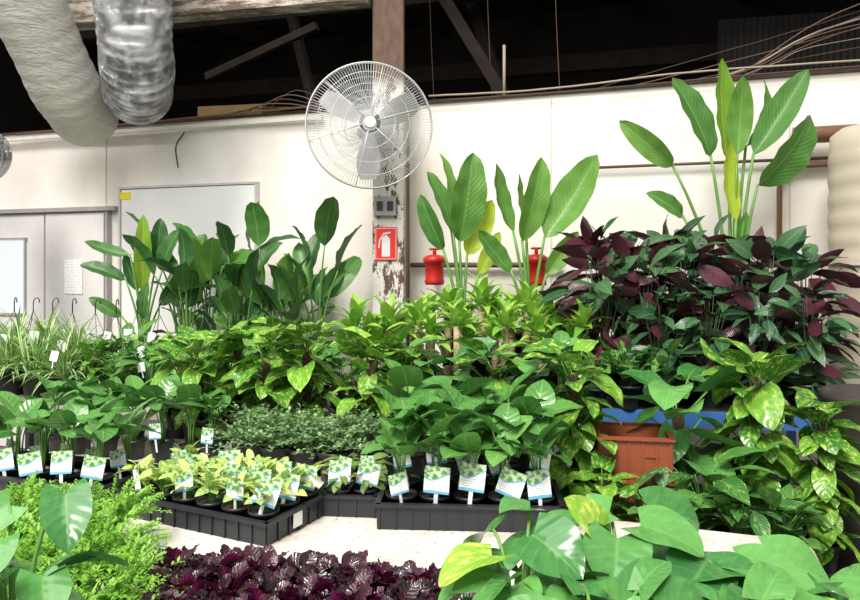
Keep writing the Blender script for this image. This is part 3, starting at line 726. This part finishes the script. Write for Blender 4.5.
bigstr(.60,4.30,.95,[
 (-.05,-.02,.80,.06,-.06,1.29,.20,.4,0),
 (.08,-.05,.82,.38,-.10,1.30,.26,-.35,0),
 (-.1,.0,.85,-.20,.0,1.26,.15,.7,0),
 (-.12,-.05,.62,-.32,-.12,.85,.15,.4,0),
 (.1,.0,.6,.28,-.05,.85,.14,.1,0),
 (-.02,.05,.9,-.06,.03,1.2,.11,1.0,0)],'bird of paradise with wide leaning leaves')
for i,x in enumerate((-.04,.14,.32,.50,.68)):
    put('dra',x,rowR(4.08,x),.95,(.92,.98,1.08,1.05,.92)[i])
for i,x in enumerate((-.06,.13,.33,.52,.72)):
    put('dra',x+.03,rowR(3.72,x),.95,.88)
for x in (-.2,-.35): put('dra',x,3.86+(x+.22)*.6,.82,1.12)
for i,x in enumerate((.92,1.10,1.30,1.52,1.75)): put('cte',x,rowR(4.10,x),.95,.98,var=(0,1,0,2,1)[i])
for i,x in enumerate((.88,1.07,1.28,1.47,1.66,1.82)): put('cte',x,rowR(3.78,x),.95,R.uniform(.84,.94),var=(1,0,3,2,0,3)[i])
for i,x in enumerate((1.06,1.28,1.50,1.70)): put('cte',x,rowR(3.50,x),.95,.66,var=2+i%2)
for x,k,s in ((.90,'fic',.9),(.76,'agl',.75),(.60,'phi',.9),(1.06,'agl',.8)):
    put(k,x,rowR(3.40,x),.95,s)
put('potb',.55,2.74,.5,.93); put('potb',1.22,2.70,.5,.93); put('potb',1.42,2.60,.5,.74)
put('mon',.97,2.80,.5,1.25); put('agl',.99,2.60,.5,1.25); put('agl',.82,2.50,.5,.95); put('pot',.60,2.50,.5,.72); put('agl',1.20,2.45,.5,.9); put('agl',1.08,2.48,.5,.95)
for x,y0,s,k in ((-1.08,3.0,.95,'pot'),(-.93,3.14,1.05,'pot'),(-.74,3.0,1.0,'pot'),(-.57,3.12,1.06,'pot'),(-1.24,3.14,.85,'pot'),(-.25,3.08,1.0,'pot'),(-.12,3.12,.92,'pot'),(.08,3.10,.97,'mon'),(.27,3.05,.97,'pot'),(.41,3.12,.9,'mon')):
    put(k,x,rowL(y0,x),.75,s)
for x,y0 in ((-.80,2.86),(-.68,2.84),(-.56,2.86),(-.44,2.84),(-.32,2.86),(-.20,2.86),(-.74,2.72),(-.62,2.71),(-.50,2.72),(-.38,2.72),(-.30,2.83),(-.12,2.9)):
    put('tin',x,rowL(y0,x),.75,1.3,tag='small' if R.random()<.1 else None)
ca,sa=math.cos(AW),math.sin(AW)
for i in range(5):
    for j in range(2):
        lx=-.27+i*.133; ly=-.07+j*.14
        put('phi',-1.42+lx*ca-ly*sa,2.74+lx*sa+ly*ca,.757,.90,tag='big' if j==0 else 'mid',tagz=.08,tagr=.078)
for i,x in enumerate((-1.72,-1.58,-1.44,-1.30,-1.16,-1.02,-.92)):
    put('phi',x,rowL(2.72,x),.75,.95,tag='mid' if i%2==0 else None,tagz=.10,tagr=.08)
for i,x in enumerate((-1.70,-1.55,-1.40,-1.26)):
    put('phi',x,rowL(2.95,x),.75,.82)
ca,sa=math.cos(-.06),math.sin(-.06)
for i in range(5):
    for j in range(2):
        lx=-.225+i*.112; ly=-.065+j*.13
        put('phi',.135+lx*ca-ly*sa,2.43+lx*sa+ly*ca,.757,1.12 if j else .98,tag=('big' if (j==0 and i!=0) else 'mid'),tagz=.090 if j==0 else .12,tagr=.06,tilt=.35)
for x in (-.08,.10,.28): put('phi',x,rowL(2.80,x),.75,1.25)
ca,sa=math.cos(Y1),math.sin(Y1)
for i in range(6):
    for j in range(3):
        lx=-.265+i*.106; ly=-.105+j*.105
        k='red' if (j==2 and i in(1,2)) or (j==1 and i==0) else 'lim'
        tg='big' if (i,j) in ((1,1),(3,1),(5,1),(4,1),(2,2),(4,2),(5,0),(5,2)) else ('small' if (i,j) in ((0,0),) else ('mid' if (i,j) in ((2,1),(3,2),(4,0),(0,2),(2,0)) else None))
        put(k,-.71+lx*ca-ly*sa,2.45+lx*sa+ly*ca,.757,.90,tag=tg,tagz=.10,tagr=.035,tilt=.3)
for j in range(3):
    for x in (-.31,-.22):
        put('red',x,2.47+j*.105,.757,.88,tag='big' if j==0 else ('mid' if j==1 else None),tagz=.09,tagr=.03)
for x,y0,k,s in ((-2.72,3.45,'spi',1.15),(-2.52,3.48,'spi',1.2),(-2.33,3.46,'spi',1.15),(-2.62,3.68,'spi',1.35),(-2.40,3.70,'spi',1.35),(-2.20,3.70,'spi',1.25),(-2.12,3.46,'spi',1.05),(-2.9,3.66,'spi',1.3),(-1.92,3.48,'pot',.62),(-1.74,3.46,'fic',.9),(-1.56,3.48,'agl',.9),(-1.38,3.47,'pot',.66),(-1.2,3.47,'fic',1.0),(-1.02,3.5,'agl',1.0),(-.82,3.5,'pot',.7),(-.63,3.5,'agl',.9),(-.45,3.5,'agl',.9),
  (-2.02,3.72,'fic',1.0),(-1.86,3.74,'agl',1.05),(-1.66,3.72,'fic',1.1),(-1.46,3.74,'pot',.72),(-1.25,3.74,'fic',1.2),(-1.05,3.74,'pot',.8),(-.85,3.76,'pot',.85),(-.62,3.74,'pot',.8)):
    put(k,x,rowL(y0,x),.82,s,tag='price' if (R.random()<.55 and k!='pot') else None,tagz=.22,tagr=.13)
for i,x in enumerate((-2.86,-2.70,-2.54,-2.38,-2.2,-2.04,-1.88,-1.72,-1.56,-1.40,-1.24,-1.08,-.92)):
    put('han',x,rowL(3.98,x),.82,1.15 if i<10 else 1.0,tag='price',tagz=.27,tagr=.13,rot=R.uniform(-.8,.8))
for x,y,s in ((-.86,1.76,1.12),(-1.04,1.92,1.12),(-1.22,2.04,1.12),(-.74,1.60,1.05),(-.92,1.56,1.12),(-1.14,1.78,1.12),(-.76,1.42,1.0),(-1.36,1.92,1.15),(-1.0,1.40,1.0),(-1.10,1.58,1.12),(-1.30,1.74,1.12),(-.64,1.44,.92),(-.96,2.08,1.0)):
    put('fer',x,y,.75,s)
for j in range(3):
    for i in range(7): put('pur',-.60+i*.1+(.04 if j%2 else 0),1.72-j*.12-(i*.016),.75,1.05)
bigheart(.155,1.20,.75,[
 (-.05,.02,.355,-.14,-.03,.325,.095,1),(.02,.02,.39,.09,-.05,.345,.115,0),(-.04,.10,.37,-.07,.16,.31,.10,0),(.03,.12,.40,-.03,.10,.40,.09,0),
 (-.06,-.03,.30,-.04,-.12,.25,.10,0),(.09,-.05,.32,.05,-.13,.26,.11,0),(.08,.12,.37,.18,.13,.36,.10,0),(-.02,-.04,.33,-.03,-.13,.29,.10,0)],
 'glossy heart-leaf philodendron with one lime-marbled leaf',nf=14,hmin=.24,hmax=.34,sp=.10,ll=.10)
bigheart(.34,1.24,.75,[
 (-.03,.06,.35,-.10,.05,.43,.095,1),(-.01,.02,.37,-.04,-.07,.31,.12,0),(.04,.05,.38,.13,-.01,.35,.12,0),(.08,.12,.38,.18,.14,.35,.11,0),
 (-.10,.0,.33,-.17,-.07,.28,.11,0),(.05,-.05,.31,.03,-.14,.25,.12,0),(.12,-.02,.32,.20,-.07,.28,.12,0),(.0,.12,.38,-.06,.13,.36,.10,0)],
 'heart-leaf philodendron with upright lime-marbled leaf',nf=18,hmin=.24,hmax=.34,sp=.14,ll=.115)
bigheart(.54,1.18,.75,[
 (-.06,.06,.34,-.13,.0,.29,.12,0),(.0,.06,.33,.10,.0,.30,.12,0),(.06,.08,.33,.16,.07,.29,.11,0),(-.02,-.02,.30,-.05,-.12,.24,.12,0),
 (.06,-.02,.28,.13,-.09,.24,.11,1),(-.08,.12,.34,-.17,.13,.32,.11,0),(.1,.0,.27,.20,-.03,.24,.11,0)],
 'heart-leaf philodendron with spreading glossy leaves',nf=18,hmin=.22,hmax=.32,sp=.15,ll=.115)
bigheart(.71,1.16,.75,[(-.02,.02,.30,.07,-.03,.27,.11,0),(-.05,.06,.31,-.12,.03,.29,.10,0)],'heart-leaf philodendron at the table end with glossy leaves',nf=14,hmin=.22,hmax=.29,sp=.12,ll=.11)
bigheart(.245,1.03,.75,[],'low heart-leaf philodendron with glossy green leaves',nf=20,hmin=.28,hmax=.36,sp=.12,ll=.10)
bigheart(.44,1.02,.75,[],'low heart-leaf philodendron with glossy green leaves',nf=20,hmin=.28,hmax=.35,sp=.12,ll=.10)
bigheart(-.70,1.20,.75,[
 (.06,.06,.45,.10,-.01,.37,.085,0),(-.04,.02,.38,-.04,-.06,.32,.085,0),(.05,.0,.33,.09,-.06,.27,.085,0),(-.06,-.03,.32,-.08,-.10,.26,.08,0),
 (-.05,.08,.42,-.10,.03,.37,.08,0),(.02,-.06,.29,.04,-.13,.24,.08,0)],
 'heart-leaf philodendron with pale green glossy leaves',nf=14,hmin=.24,hmax=.35,sp=.09,ll=.09)
for d in KIND.values():
    for e,u in d['vars']:
        if not u:
            for c in list(e.children): bpy.data.objects.remove(c)
            bpy.data.objects.remove(e)
# ---------------------------------------------------------------- light
w=bpy.data.worlds.new('World'); sc.world=w; w.use_nodes=True
bg=w.node_tree.nodes['Background']; bg.inputs[0].default_value=(.98,.98,.98,1); bg.inputs[1].default_value=.63
def area(loc,tgt,size,power,col):
    l=bpy.data.lights.new('skylight','AREA'); l.shape='RECTANGLE'; l.size=size[0];l.size_y=size[1]; l.energy=power;l.color=col
    o=bpy.data.objects.new('skylight',l); COL.objects.link(o); o.location=loc; o.rotation_euler=(V(tgt)-V(loc)).to_track_quat('-Z','Y').to_euler()
s=bpy.data.lights.new('sun','SUN'); s.energy=3.3; s.angle=.3; s.color=(1,.97,.9)
o=bpy.data.objects.new('sun',s); COL.objects.link(o); o.rotation_euler=V((.25,.72,-1.0)).to_track_quat('-Z','Y').to_euler()
area((-1.5,1.0,4.6),(0,4,1),(4,3),200,(1,.98,.94))
cd=bpy.data.cameras.new('camera'); cd.sensor_width=36; cd.lens=717*36/860; cd.shift_y=-35/860; cd.clip_start=.05
co=bpy.data.objects.new('camera',cd); COL.objects.link(co); co.location=(0,0,1.6); co.rotation_euler=(pi/2,0,0); sc.camera=co
